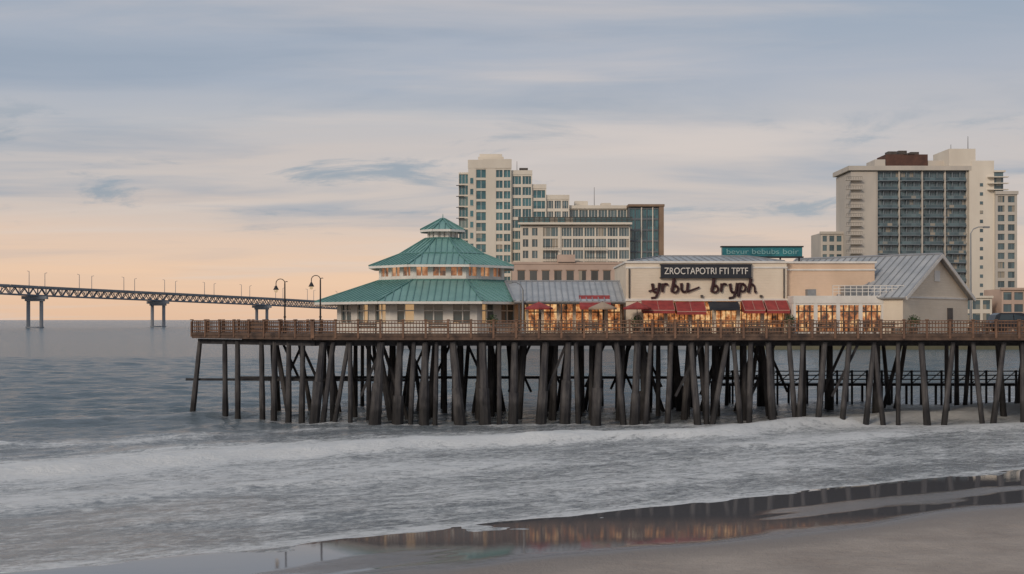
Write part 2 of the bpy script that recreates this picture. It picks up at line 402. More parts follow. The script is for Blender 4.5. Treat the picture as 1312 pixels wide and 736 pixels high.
def sandmat():
    m=bpy.data.materials.new('beach_sand'); m.use_nodes=True; nt=m.node_tree; L=nt.links.new; b=nt.nodes['Principled BSDF']
    geo=nd(nt,'ShaderNodeNewGeometry')
    def noise(scale,detail=6,rough=.6,st=(1,1,1)):
        mp=nd(nt,'ShaderNodeMapping'); mp.inputs['Scale'].default_value=st; L(geo.outputs['Position'],mp.inputs[0])
        n=nd(nt,'ShaderNodeTexNoise'); n.inputs['Scale'].default_value=scale; n.inputs['Detail'].default_value=detail; n.inputs['Roughness'].default_value=rough
        L(mp.outputs[0],n.inputs['Vector']); return n
    n1=noise(.35,8,.7); n2=noise(9,4); n3=noise(2.2,8,.7)
    r=nd(nt,'ShaderNodeValToRGB'); r.color_ramp.elements[0].position=.32; r.color_ramp.elements[1].position=.68
    r.color_ramp.elements[0].color=(.33,.27,.23,1); r.color_ramp.elements[1].color=(.49,.415,.355,1); L(n1.outputs['Fac'],r.inputs[0])
    aw=nd(nt,'ShaderNodeAttribute',attribute_name='wet'); ad=nd(nt,'ShaderNodeAttribute',attribute_name='damp')
    m1=nd(nt,'ShaderNodeMix',data_type='RGBA'); L(ad.outputs['Fac'],m1.inputs['Factor']); L(r.outputs[0],m1.inputs['A']); m1.inputs['B'].default_value=(.28,.24,.215,1)
    m2=nd(nt,'ShaderNodeMix',data_type='RGBA'); L(aw.outputs['Fac'],m2.inputs['Factor']); L(m1.outputs['Result'],m2.inputs['A']); m2.inputs['B'].default_value=(.135,.13,.135,1)
    L(m2.outputs['Result'],b.inputs['Base Color'])
    mr=nd(nt,'ShaderNodeMapRange'); mr.inputs[3].default_value=.8; mr.inputs[4].default_value=.015; L(aw.outputs['Fac'],mr.inputs[0]); L(mr.outputs[0],b.inputs['Roughness'])
    b.inputs['IOR'].default_value=1.6
    ms=nd(nt,'ShaderNodeMapRange'); ms.inputs[3].default_value=1.0; ms.inputs[4].default_value=.004; L(aw.outputs['Fac'],ms.inputs[0])
    ad2=nd(nt,'ShaderNodeMath',operation='ADD'); L(n2.outputs['Fac'],ad2.inputs[0])
    mm=nd(nt,'ShaderNodeMath',operation='MULTIPLY'); mm.inputs[1].default_value=3; L(n3.outputs['Fac'],mm.inputs[0]); L(mm.outputs[0],ad2.inputs[1])
    bp=nd(nt,'ShaderNodeBump'); bp.inputs['Distance'].default_value=.08; L(ms.outputs[0],bp.inputs['Strength']); L(ad2.outputs[0],bp.inputs['Height']); L(bp.outputs[0],b.inputs['Normal'])
    return m
grid_mesh('beach_sand',gx,gy,zz,{'wet':wet,'damp':damp},sandmat())

hl=MB(); hl.poly([(-34,362),(60,352),(2500,352),(2500,2800),(-60,2800),(-75,1900),(-40,800)],-4,2.5)
hl.build('headland_ground',mat('headland_soil',(.16,.15,.10),(.09,.09,.06),rough=.95,scale=.05))
sb=MB(); sb.poly([(-34.5,361),(60,351),(60.2,351.9),(-33.8,362)],-3,3.3); sb.build('seawall',M['concrete'])

# ------------------------------------------------------------ PIER
pier=empty('fishing_pier')
outline=[(-27.4,110),(-15.5,99.9),(90,97.4),(90,123.5),(-18.5,124.5)]
d=MB(); d.poly(outline,6.86,7.08); 
d.build('deck',M['deckwood'],pier)
fas=MB(); rail=MB(); bal=MB()
edges=[(outline[0],outline[1]),(outline[1],outline[2]),(outline[3],outline[4]),(outline[4],outline[0])]
for a,b in edges:
    A=Vector((*a,0));Bv=Vector((*b,0));L_=(Bv-A).length;dd=(Bv-A)/L_; n=(dd.y,-dd.x); p=a;uu=(dd.x,dd.y)
    fas.obox(p,uu,n,0,L_,.0,.14,6.62,7.13)
    fas.obox(p,uu,n,0,L_,.145,.2,6.9,7.02)
    rail.obox(p,uu,n,0,L_,-.10,.16,8.08,8.16)
    rail.obox(p,uu,n,0,L_,0.0,.07,7.88,7.97)
    rail.obox(p,uu,n,0,L_,0.0,.07,7.56,7.65)
    rail.obox(p,uu,n,0,L_,0.0,.07,7.24,7.33)
    k=int(L_/1.75)
    for i in range(k+1):
        x=L_*i/k
        rail.obox(p,uu,n,x-.08,x+.08,.075,.22,6.75,8.075)
        rail.obox(p,uu,n,x-.11,x+.11,.05,.25,8.165,8.24)
    k=int(L_/.24)
    for i in range(k):
        x=L_*(i+.5)/k
        bal.obox(p,uu,n,x-.025,x+.025,-.05,-.005,7.14,8.07)
fas.build('fascia',M['deckwood'],pier); rail.build('railing',M['wood'],pier); bal.build('balusters',M['wood'],pier)
pl=MB()
for (bx,by,tx,ty,r) in piles:
    zb=-2.2
    ex=(bx-tx)/6.6*2.2
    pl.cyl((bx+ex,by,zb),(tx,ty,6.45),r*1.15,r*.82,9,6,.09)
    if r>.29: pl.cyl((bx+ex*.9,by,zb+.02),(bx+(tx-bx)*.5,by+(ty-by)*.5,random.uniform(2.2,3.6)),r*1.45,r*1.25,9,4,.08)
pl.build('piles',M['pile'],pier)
br=MB()
for yr in (100.9,104.5,108.8,113,117.5,121.5):
    x0=-15+ -1.0*(yr-100)*.9 if yr<110 else -24+(yr-110)*.45
    br.box(x0,89,yr-.2,yr+.2,6.15,6.6)
x=-14
while x<88:
    br.box(x-.16,x+.16,99.9 if x<40 else 99.0,122.8,6.58,6.84); x+=1.2
br.beam((-27,110.6,6.35),(-15.4,100.7,6.35),.35,.42)
br.beam((-28.2,110.7,3.05),(-8,108.8,3.05),.16,.2); br.beam((-20,117.8,2.9),(24,117.4,2.9),.2,.25)
br.beam((-24,113.2,3.1),(10,112.8,3.1),.16,.2)
for x,wd_ in ((-11.9,1.7),(2.6,1.6),(12.8,2.0),(25,2.0)):
    y=fy(x)+.75
    br.beam((x,y,2.2),(x+wd_,y,6.2),.1,.2)
for i in range(15):
    x=-20+i*3.4+random.uniform(-.8,.8); yr=random.choice([109.2,113.4,117.9,121.9])
    sgn=random.choice([-1,1]); br.beam((x-sgn*1.0,yr,1.8),(x+sgn*1.0,yr,6.2),.15,.22)
    if i%3==0: br.beam((x+sgn*1.0,yr+.2,1.8),(x-sgn*1.0,yr+.2,6.2),.15,.22)
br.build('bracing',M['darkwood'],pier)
cw=MB()
cw.box(20,90,124.6,126.2,1.75,2.0)
for z in (2.35,2.75,3.15): cw.box(20,90,124.5,124.58,z,z+.1)
x=20
while x<90:
    cw.box(x-.09,x+.09,124.35,124.5,-2,3.3); cw.box(x-.1,x+.1,126,126.2,-2.,1.7); x+=1.45
    cw.beam((x-1.4,124.54,2.0),(x,124.54,3.2),.06,.08)
cw.build('lower_catwalk',M['darkwood'],pier)

# ------------------------------------------------------------ PAVILION
pav=empty('octagonal_pavilion')
CX,CY=-6.2,114.8
def octv(cx,ap,z,cy=CY,rot=0):
    R=ap/math.cos(math.pi/8)
    return [(cx+R*math.cos(-math.pi/2-math.pi/8+i*math.pi/4),cy+R*math.sin(-math.pi/2-math.pi/8+i*math.pi/4),z) for i in range(8)]
mr,ms=MB(),MB()
def octroof(cx0,a0,z0,cx1,a1,z1,step):
    A=octv(cx0,a0,z0);Bq=octv(cx1,a1,z1)
    for i in range(8):
        j=(i+1)%8; roof_panel(mr,ms,A[i],A[j],Bq[j],Bq[i],step)
octroof(CX-.5,10.35,9.72,CX,5.55,11.60,.55)
octroof(CX,6.35,12.9,CX,3.7,14.0,.5)
octroof(CX,3.7,14.01,CX,1.55,15.4,.5)
octroof(CX,1.95,16.2,CX,.12,17.25,.45)
mr.build('roof_sheet',M['teal'],pav); ms.build('roof_seams',M['tealseam'],pav)
fi=MB(); fi.cyl((CX,CY,17.2),(CX,CY,17.7),.06,.02,6); fi.build('finial',M['teal'],pav)
w,g,l,fa=MB(),MB(),MB(),MB()
def octwalls(cx,ap,z0,z1,cols,pier_,span,gl,sub,hb=0,sill=0):
    V=octv(cx,ap,z0)
    for i in range(8):
        a=V[i];b=V[(i+1)%8]; W=math.dist(a[:2],b[:2]); u_=((b[0]-a[0])/W,(b[1]-a[1])/W); n_=(u_[1],-u_[0])
        if sill: w.obox(a,u_,n_,0,W,-.5,.02,z0,z0+sill)
        facade(w,gl,a,u_,n_,W,z0+sill+.004,z1,cols,1,pier_,span,.16,mull=w,sub=sub,hb=hb)
lg=MB()
octwalls(CX-.3,8.7,7.08,9.75,3,.85,.55,lg,1,.12,.6)
octwalls(CX,5.5,11.5,12.95,3,.46,.34,l,1,0,.3)
octwalls(CX,1.35,15.3,16.15,2,.3,.3,fa,1,0,0)
w.build('walls',M['white'],pav); lg.build('lower_windows',M['pglass'],pav); l.build('clerestory_windows',M['lit2'],pav); fa.build('cupola_louvres',M['dglass'],pav)
ev_=MB()
for (cx,a,z) in ((CX-.5,10.3,9.60),(CX,6.3,12.79),(CX,1.92,16.1)):
    V=octv(cx,a,z)
    for i in range(8):
        p,q=V[i],V[(i+1)%8]; ev_.beam(p,q,.14,.2)
ev_.build('eave_gutters',M['white'],pav)
core=MB(); V=octv(CX,8.0,7.1); core.poly([v[:2] for v in V],7.1,9.7); V=octv(CX,5.0,9.7); core.poly([v[:2] for v in V],9.72,13.0)
core.build('inner_core',M['white'],pav)

# ------------------------------------------------------------ LINK BUILDING (arcade)
ar=empty('pier_arcade')
a_w,a_l,a_t=MB(),MB(),MB(); r_,s_=MB(),MB()
a_w.box(2.2,9.3,108.6,116,7.09,9.9)
facade(a_w,a_l,(1.2,107.9),(1,0),(0,-1),8.1,7.09,9.8,6,1,.28,.45,.2,mull=a_t,sub=1,hb=.15)
roof_panel(r_,s_,(.2,106.2,9.75),(9.7,106.2,9.75),(9.7,112,11.55),(-.6,112,11.55),.5)
roof_panel(r_,s_,(9.7,118,9.75),(.2,118,9.75),(-.6,112.02,11.55),(9.7,112.02,11.55),.5)
a_w.build('walls',M['cream'],ar); a_l.build('lit_storefront',M['lit'],ar); a_t.build('mullions',M['trim'],ar)
r_.build('roof_sheet',M['grey_roof'],ar); s_.build('roof_seams',M['greyseam'],ar)
po=MB()
for i in range(6):
    x=.6+i*1.75; po.box(x-.08,x+.08,106.3,106.46,7.09,9.6)
po.beam((.2,106.35,9.6),(9.7,106.35,9.6),.16,.22)
po.build('porch_posts',M['trim'],ar)
rc=MB()
rc.add([(5.6,105.6,9.3),(8.2,105.6,9.3),(8.2,107.4,10.25),(5.6,107.4,10.25)],[(0,1,2,3)])
rc.add([(5.6,105.6,9.3),(8.2,105.6,9.3),(8.2,105.6,9.05),(5.6,105.6,9.05)],[(3,2,1,0)])
rc.build('porch_awning',M['red'],ar)

# ------------------------------------------------------------ RESTAURANT
rs=empty('seafood_restaurant')
W_,L_b,T_,K_=MB(),MB(),MB(),MB()
Y0=106.0
W_.box(9.45,22.75,Y0,118,9.75,12.9)
W_.box(9.45,10.6,Y0+.02,118,7.09,9.75)
W_.box(10.6,22.75,Y0+.8,118,7.09,9.745)
for i in range(7):
    x=10.6+i*2.0; W_.box(x,x+.3,Y0+.01,Y0+.8,7.09,9.75)
L_b.box(10.7,22.6,Y0+.45,Y0+.7,7.12,9.6)
for i in range(28):
    x=10.9+i*.43; T_.box(x-.03,x+.03,Y0+.37,Y0+.44,7.1,9.6)
T_.box(10.9,22.6,Y0+.36,Y0+.43,8.95,9.05); T_.box(10.9,22.6,Y0+.35,Y0+.44,7.1,7.5)
P_=MB(); P_.box(9.35,22.85,Y0-.12,118.1,12.9,13.05); P_.box(9.4,22.8,Y0-.06,Y0-.003,12.45,12.6)
P_.box(9.4,22.8,Y0-.08,Y0-.003,9.75,9.95)
W_.build('walls',M['cream'],rs); L_b.build('lit_storefront',M['lit'],rs); T_.build('storefront_mullions',M['trim'],rs); P_.build('cornice',M['white'],rs)
dp=MB()
for xx in (9.7,22.5): dp.cyl((xx,Y0-.12,9.98),(xx,Y0-.12,12.44),.06,.06,6)
for xx in (15.7,20.6): dp.box(xx-.1,xx+.1,Y0-.25,Y0-.01,10.05,10.25)
dp.build('downpipes_and_wall_lights',M['trim'],rs)
r_,s_=MB(),MB()
roof_panel(r_,s_,(9.6,106.3,13.05),(22.6,106.3,13.05),(20.5,112,13.75),(13,112,13.75),.6)
roof_panel(r_,s_,(9.6,117.7,13.05),(9.6,106.3,13.05),(13,112,13.75),(13,112.05,13.75),.6)
roof_panel(r_,s_,(22.6,106.3,13.05),(22.6,117.7,13.05),(20.5,112.05,13.75),(20.5,112,13.75),.6)
roof_panel(r_,s_,(22.6,117.7,13.05),(9.6,117.7,13.05),(13,112.02,13.75),(20.5,112.02,13.75),.6)
r_.build('roof_sheet',M['grey_roof'],rs); s_.build('roof_seams',M['greyseam'],rs)
aw,aws=MB(),MB()
def awning(x0,x1,z0=9.0,z1=9.85,out=1.5):
    y0=Y0-out;y1=Y0-.01
    aw.add([(x0,y0,z0),(x1,y0,z0),(x1,y1,z1),(x0,y1,z1),(x0,y0,z0-.28),(x1,y0,z0-.28),(x0,y1,z0-.1),(x1,y1,z0-.1)],
        [(0,1,2,3),(4,5,1,0),(0,3,6,4),(5,7,2,1)])
    aws.box(x0,x1,y0-.02,y0-.004,z0-.06,z0+.0)
    n=max(2,int((x1-x0)/.9))
    for i in range(n+1):
        xx=x0+(x1-x0)*i/n; aws.beam((xx,y0-.01,z0+.015),(xx,y1,z1+.015),.03,.03)
awning(10.7,13.3);awning(13.5,15.9,8.9,9.7,1.3);awning(19.0,20.7);awning(20.85,22.7)
aw.build('awnings',M['red'],rs); aws.build('awning_piping',mat('awning_piping',(.5,.3,.25),rough=.7),rs)
aw2=MB(); aw2.add([(16.2,Y0-1,9.2),(18.7,Y0-1,9.2),(18.7,Y0-.01,9.7),(16.2,Y0-.01,9.7),(16.2,Y0-1,9.0),(18.7,Y0-1,9.0)],[(0,1,2,3),(4,5,1,0)])
aw2.build('dark_awning',M['black_sign'],rs)
def text(name,body,x,y,z,size,mat_,parent,ext=.04,width=None,off=0,shear=0,rot=0):
    c=bpy.data.curves.new(name,'FONT'); c.body=body; c.size=size; c.extrude=ext; c.offset=off; c.align_x='CENTER'; c.align_y='CENTER'; c.shear=shear
    o=bpy.data.objects.new(name,c); COL.objects.link(o); o.location=(x,y,z); o.rotation_euler=(math.pi/2,rot,0); c.materials.append(mat_)
    bpy.context.view_layer.update()
    if width and o.dimensions.x>0: o.scale.x=width/o.dimensions.x
    o.parent=parent; return o
sg=MB(); sg.box(12.3,19.75,Y0-.35,Y0-.01,11.72,12.72); sg.box(12.22,19.83,Y0-.37,Y0-.02,11.64,11.715); sg.box(12.22,19.83,Y0-.37,Y0-.02,12.725,12.8)
sg.build('sign_board',M['black_sign'],rs)
text('sign_letters','ZROCTAPOTRI FTI TPTF',16.02,Y0-.4,12.2,.78,M['white'],rs,.03,6.9,.0)
sc_=MB()
def stroke(pts,r0=.13,r1=.08):
    for i in range(len(pts)-1):
        t=i/(len(pts)-1); rr=r0+(r1-r0)*t
        (x0,z0),(x1,z1)=pts[i],pts[i+1]
        sc_.cyl((x0,Y0-.16,z0),(x1,Y0-.16,z1),rr,rr*.9,7)
def arc(cx,cz,rx,rz,a0,a1,n=8): return [(cx+rx*math.cos(math.radians(a0+(a1-a0)*i/n)),cz+rz*math.sin(math.radians(a0+(a1-a0)*i/n))) for i in range(n+1)]
def let(ch,x,z):
    if ch=='y': stroke([(x,z+.75),(x+.08,z+.25)]+arc(x+.28,z+.22,.2,.2,180,340)); stroke([(x+.6,z+.8),(x+.5,z+.1),(x+.3,z-.4),(x-.1,z-.45)])
    if ch=='r': stroke([(x+.08,z+.7),(x+.04,z)]); stroke(arc(x+.32,z+.42,.24,.24,170,40))
    if ch=='b': stroke([(x+.22,z+1.15),(x,z+.05)],.15,.1); stroke(arc(x+.27,z+.3,.27,.3,200,-160,10))
    if ch=='u': stroke([(x,z+.72),(x+.02,z+.3)]+arc(x+.24,z+.24,.22,.24,180,350)); stroke([(x+.55,z+.75),(x+.48,z+.02),(x+.75,z+.12)])
    if ch=='p': stroke([(x+.12,z+.75),(x-.06,z-.4)],.15,.08); stroke(arc(x+.27,z+.35,.27,.33,200,-160,10))
    if ch=='h': stroke([(x+.22,z+1.15),(x,z)],.15,.1); stroke(arc(x+.28,z+.4,.24,.28,170,10)+[(x+.55,z),(x+.7,z+.1)])
x=11.6
for k,ch in enumerate('yrbu'): let(ch,x,10.45+.06*(k%2)); x+=.80
x=16.5
for k,ch in enumerate('bryph'): let(ch,x,10.45+.06*(k%2)); x+=.76
stroke([(11.3,10.55),(12.0,10.8)],.07,.03); stroke([(14.7,10.6),(15.5,10.9)],.08,.03)
sc_.build('script_letters',M['script'],rs)
W2=MB(); W2.box(22.76,30.2,Y0+.6,113,7.09,12.9); W2.build('wing_walls',M['peach'],rs)
P2=MB(); P2.box(22.86,30.35,Y0+.45,113.1,12.9,13.06); P2.box(22.78,30.3,Y0+.5,Y0+.597,12.3,12.42); P2.build('wing_cornice',M['white'],rs)
W3,L3,T3=MB(),MB(),MB()
W3.box(22.8,31.9,103.7,Y0+.59,9.55,10.15); W3.box(22.8,31.9,104.2,Y0+.58,7.09,9.54)
facade(W3,L3,(22.8,103.72),(1,0),(0,-1),9.1,7.09,9.56,5,1,.3,.35,.18,mull=T3,sub=3,hb=.22)
W3.build('storefront_walls',M['white'],rs); L3.build('storefront_glass',M['lit'],rs); T3.build('storefront_frames',M['trim'],rs)
rl=MB()
for z in (10.45,10.7,10.95): rl.box(26,31.8,103.8,103.85,z,z+.05)
for i in range(13): rl.box(26+i*.48,26.05+i*.48,103.79,103.86,10.15,11.0)
rl.build('terrace_railing',M['white'],rs)
hv=MB(); hv.box(27.2,29.2,104.6,106,10.152,10.95); hv.box(24.2,24.9,104.8,105.6,10.152,10.7); hv.build('rooftop_units',M['galv'],rs)
ts=MB(); ts.box(18.4,25.4,112,112.5,13.75,14.55); ts.build('roof_sign_panel',mat('teal_sign',(.03,.20,.23),(.015,.12,.15),rough=.3,scale=1.2),rs)
tf=MB(); tf.box(18.3,25.5,111.9,112.6,13.62,13.745); tf.box(18.3,25.5,111.9,112.6,14.555,14.66)
for i in range(5): x=18.5+i*1.65; tf.box(x,x+.12,112.1,112.3,12.9,13.62)
tf.build('roof_sign_frame',M['black'],rs)
text('roof_sign_letters','bevur bebubs boir',21.9,111.95,14.15,.66,mat('pale_teal_letters',(.22,.42,.43)),rs,.02,6.3,.0)

# ------------------------------------------------------------ GABLED HALL (45 deg)
gh=empty('gabled_hall')
rd=Vector((-8.5,8,0)).normalized(); gd=Vector((.685,.728,0))
G=Vector((35.5,107,0)); hw=6.5; ez=10.0; rz=13.6; Ln=13
def gp(t,l,z): v=G+gd*t+rd*l; return (v.x,v.y,z)
gw=MB()
gw.add([gp(-hw+.4,0,7.09),gp(hw-.4,0,7.09),gp(hw-.4,0,ez+.1),gp(0,0,rz-.12),gp(-hw+.4,0,ez+.1),
        gp(-hw+.4,Ln,7.09),gp(hw-.4,Ln,7.09),gp(hw-.4,Ln,ez+.1),gp(0,Ln,rz-.12),gp(-hw+.4,Ln,ez+.1)],
       [(0,1,2,3,4),(9,8,7,6,5),(0,4,9,5),(1,6,7,2)])
gw.build('walls',M['cream'],gh)
r_,s_=MB(),MB()
roof_panel(r_,s_,gp(-hw,Ln+.3,ez),gp(-hw,-.45,ez),gp(0,-.45,rz+.08),gp(0,Ln+.3,rz+.08),.6)
roof_panel(r_,s_,gp(hw,-.45,ez),gp(hw,Ln+.3,ez),gp(0.02,Ln+.3,rz+.08),gp(0.02,-.45,rz+.08),.6)
r_.build('roof_sheet',M['grey_roof'],gh); s_.build('roof_seams',M['greyseam'],gh)
tr=MB(); tr.beam(gp(-hw,-.5,ez-.08),gp(0,-.5,rz-.05),.1,.3); tr.beam(gp(hw,-.5,ez-.08),gp(0,-.5,rz-.05),.1,.3)
tr.build('barge_boards',M['white'],gh)
dr=MB(); n_=(-rd.x,-rd.y); u_=(gd.x,gd.y); pp=gp(0,0,0)
dr.obox(pp,u_,n_,2.0,3.0,.0,.06,7.09,9.2); dr.build('door',M['trim'],gh)
vt=MB(); vt.obox(pp,u_,n_,-.5,.5,.0,.07,11.4,12.3); vt.obox(pp,u_,n_,-hw+.5,hw-.5,0,.06,9.95,10.1); vt.build('gable_vent_and_belt',M['white'],gh)

# ------------------------------------------------------------ LAMPS ON PIER
def pier_lamp(x,y,name='pier_lamp_post',top=11.6,side=-1):
    e=empty(name); m=MB(); z=7.08
    m.cyl((x,y,z),(x,y,z+.5),.17,.12,10); m.cyl((x,y,z+.5),(x,y,top-.35),.075,.055,8)
    m.cyl((x,y,z+1.3),(x,y,z+1.4),.11,.11,8)
    for sd,R in ((side,.36),(-side,.14)):
        pts=[]
        for i in range(11):
            a=math.pi*i/10
            pts.append((x+sd*(R-R*math.cos(a)),y,top-.35+R*.95*math.sin(a)))
        if sd==side: pts.append((x+sd*2*R,y,top-.55))
        else: pts=pts[:8]
        m.tube(pts,.035,6)
    lx=x+side*.72
    m.cyl((lx,y,top-.55),(lx,y,top-.9),.06,.24,10)
    m.build('post_and_hood',M['black'],e,False)
    g=MB(); g.sphere((lx,y,top-.98),.15,10,8); g.build('globe',M['lampglow'],e,True)
pier_lamp(-18.6,104.8,top=11.55); pier_lamp(-15.3,102.2,top=11.75)
def street_lamp(x,y,z0,top,arm,name='street_lamp'):
    e=empty(name); m=MB(); m.cyl((x,y,z0),(x,y,top-.6),.12,.07,8)
    m.tube([(x,y,top-.6),(x+arm*.2,y,top-.2),(x+arm*.6,y,top),(x+arm,y,top)],.05,6)
    m.box(min(x+arm,x+arm*1.45),max(x+arm,x+arm*1.45),y-.15,y+.15,top-.1,top+.06)
    m.box(x-.2,x+.2,y-.2,y+.2,z0,z0+.3)
    m.build('pole',M['galv'],e)
street_lamp(43.0,120,7.08,16.9,1.2)
street_lamp(.9,106.0,7.08,11.3,-.9)
street_lamp(47.8,118,7.08,13.2,.8)

# ------------------------------------------------------------ PATIO FURNITURE
def umbrella(x,y,c):
    e=empty('patio_umbrella'); m=MB(); z=7.08
    n=8;R=1.15
    top=(x,y,z+2.6); vs=[top]+[(x+R*math.cos(2*math.pi*k/n),y+R*math.sin(2*math.pi*k/n),z+2.1) for k in range(n)]
    vs+=[(v[0],v[1],v[2]-.14) for v in vs[1:]]
    m.add(vs,[(0,1+k,1+(k+1)%n) for k in range(n)]+[(1+k,1+n+k,1+n+(k+1)%n,1+(k+1)%n) for k in range(n)])
    m.build('canopy',c,e); p=MB(); p.cyl((x,y,z),(x,y,z+2.65),.03,.03,6)
    p.cyl((x,y,z+.7),(x,y,z+.75),.5,.5,12); p.cyl((x,y,z),(x,y,z+.08),.25,.25,10)
    p.build('pole_and_table',M['trim'],e)
navy=mat('umbrella_canvas',(.05,.06,.07)); tan=mat('umbrella_tan',(.4,.3,.22))
for x,y,c in [(2.2,104.6,M['red']),(7.4,104.4,tan),(10.2,104.3,M['red'])]: umbrella(x,y,c)
def bench(x,y):
    e=empty('wooden_bench'); m=MB(); z=7.08
    for k in range(4): m.box(x-.8,x+.8,y-.2+k*.12,y-.11+k*.12,z+.43,z+.47)
    for k in range(3): m.box(x-.8,x+.8,y-.27,y-.23,z+.55+k*.14,z+.64+k*.14)
    for sx in (-.7,.7): m.box(x+sx-.04,x+sx+.04,y-.23,y+.25,z,z+.43); m.box(x+sx-.04,x+sx+.04,y-.3,y-.272,z,z+.98)
    m.build('slats_and_legs',M['trim'],e)
for x in (-21.5,-11.5,-5.8,-.8,6,13,19.5,25,29.5,37,41): bench(x,101.6 if x>-16 else 107.5)
def chair_set(x,y):
    e=empty('cafe_table'); m=MB(); z=7.08
    m.cyl((x,y,z+.72),(x,y,z+.76),.42,.42,12); m.cyl((x,y,z),(x,y,z+.72),.04,.04,6); m.cyl((x,y,z),(x,y,z+.04),.25,.25,8)
    for sx in (-.75,.75):
        cx=x+sx; m.box(cx-.2,cx+.2,y-.2,y+.2,z+.43,z+.47)
        for a in (-.18,.18):
            for b in (-.18,.18): m.box(cx+a-.02,cx+a+.02,y+b-.02,y+b+.02,z,z+.43)
        bx=cx+math.copysign(.2,sx); m.box(bx-.02,bx+.02,y-.2,y+.2,z+.475,z+.95)
    m.build('table_and_chairs',M['black'],e)
for x,y in ((2.8,101.8),(5.6,101.9),(8.6,103.9),(11.8,103.6),(14.2,102.4),(16,103.6),(18.6,102.2),(20.8,103.4),(24.3,101.6),(27.4,101.9),(30.4,102)): chair_set(x,y)
leafm=mat('leaves',(.06,.10,.035),(.02,.04,.015),rough=.6,scale=3)
def planter(x,y):
    e=empty('potted_shrub'); m=MB(); m.cyl((x,y,7.08),(x,y,7.6),.28,.36,10); m.build('pot',M['trim'],e)
    f=MB()
    for i in range(220):
        v=Vector((random.gauss(0,1),random.gauss(0,1),random.gauss(0,1))).normalized()*random.uniform(.2,.55)
        c=Vector((x,y,8.1))+v; a=Vector((random.gauss(0,1),random.gauss(0,1),random.gauss(0,1))).normalized()*.09; b=a.cross(v).normalized()*.05
        f.face([c-a,c-b,c+a,c+b])
    f.build('leaves',leafm,e)
for x,y in ((22.4,103.1),(32.4,103.2),(10.2,105.2),(-1.6,105.4)): planter(x,y)

# ------------------------------------------------------------ CAR + SIGN AT RIGHT
def car(x,y,z,c):
    e=empty('parked_car')
    prof=[(-2.3,.35),(-2.35,.8),(-2.2,1.0),(-1.95,1.55),(-1.6,1.72),(.2,1.75),(.75,1.62),(1.35,1.1),(2.15,.98),(2.35,.75),(2.35,.35)]
    b=MB(); n=len(prof)
    vs=[(x+p[0],y-.92+(.14 if p[1]>1.2 else 0),z+p[1]) for p in prof]+[(x+p[0],y+.92-(.14 if p[1]>1.2 else 0),z+p[1]) for p in prof]
    b.add(vs,[tuple(range(n)),tuple(range(2*n-1,n-1,-1))]+[(i,i+n,(i+1)%n+n,(i+1)%n) for i in range(n)])
    b.build('body',c,e)
    g=MB()
    for sy in (-1,1):
        yy=y+sy*.86
        g.add([(x-1.75,yy+sy*.07,z+1.1),(x-.5,yy+sy*.07,z+1.1),(x-.5,yy-sy*.05,z+1.6),(x-1.55,yy-sy*.05,z+1.6)],[(0,1,2,3)])
        g.add([(x-.4,yy+sy*.07,z+1.1),(x+1.15,yy+sy*.07,z+1.1),(x+.6,yy-sy*.05,z+1.58),(x-.4,yy-sy*.05,z+1.6)],[(0,1,2,3)])
    g.build('windows',M['dglass'],e)
    w=MB()
    for wx in (-1.45,1.45):
        for sy in (-.95,.73): w.cyl((x+wx,y+sy,z+.36),(x+wx,y+sy+.22,z+.36),.36,.36,16)
    w.build('wheels',M['black'],e)
car(44.6,113.5,7.08,mat('car_paint_dark',(.025,.028,.035),rough=.25))
car(50,112,7.08,mat('car_paint_grey',(.12,.12,.13),rough=.25))
e=empty('stop_sign'); m=MB(); m.cyl((46.0,112,7.08),(46.0,112,11.9),.05,.05,6); m.build('post',M['galv'],e)
m=MB(); m.cyl((46.0,111.94,11.9),(46.0,111.9,11.9),.4,.4,8); m.build('plate',M['red'],e)

# ------------------------------------------------------------ CENTRAL HOTEL
ht=empty('beachfront_hotel'); zb=2.5; fl=3.25
w,g,t,gt,wp,wb,gd_,bl,sf=MB(),MB(),MB(),MB(),MB(),MB(),MB(),MB(),MB()
U0=(1,0);N0=(0,-1)
def fac(mw,mg,x0,x1,y,z0,z1,cols,pier_=.5,span=.9,depth=.35,mull=None,sub=1,fh=fl,mspan=None):
    rows=max(1,round((z1-z0)/fh)); facade(mw,mg,(x0,y),U0,N0,x1-x0,z0,z1,cols,rows,pier_,span,depth,mull,sub,0,mspan)
w.box(-13,-.2,380.7,398,zb,55.0)
w.box(-13,-10.8,379.95,380.7,zb,55.0)
fac(w,gt,-10.79,-7.6,380,zb,53.2,1,.25,.75,mull=t)
w.box(-7.6,-5.0,379.95,380.7,zb,55.0)
fac(w,gt,-5.0,-.22,380,zb,53.2,2,.4,1.0,mull=t)
w.box(-13.1,-8.6,379.9,380.7,53.21,55.7); w.box(-8.59,-.1,379.85,380.68,53.22,55.9); w.box(-10.2,-2.5,384,394,55.01,57.1)
w.box(-9.8,-3,386,390,57.1,58.2)
for j in range(1,15):
    z=zb+fl*j; gt.box(-12.4,-11.5,379.89,379.945,z+.6,z+2.3)
    w.box(-12.5,-11.4,379.84,379.945,z+.45,z+.59)
fac(w,gt,-15.9,-13.01,381.5,zb,51.8,1,.2,.5,mull=t,sub=2); w.box(-15.9,-13.02,382.2,396,zb,52.2)
for j in range(15):
    bl.box(-16.6,-14.2,380.6,381.45,zb+.1+j*fl,zb+.25+j*fl)
facade(w,gt,(-15.92,396),(0,-1),(-1,0),14,zb,52,5,15,.4,.8,.2)
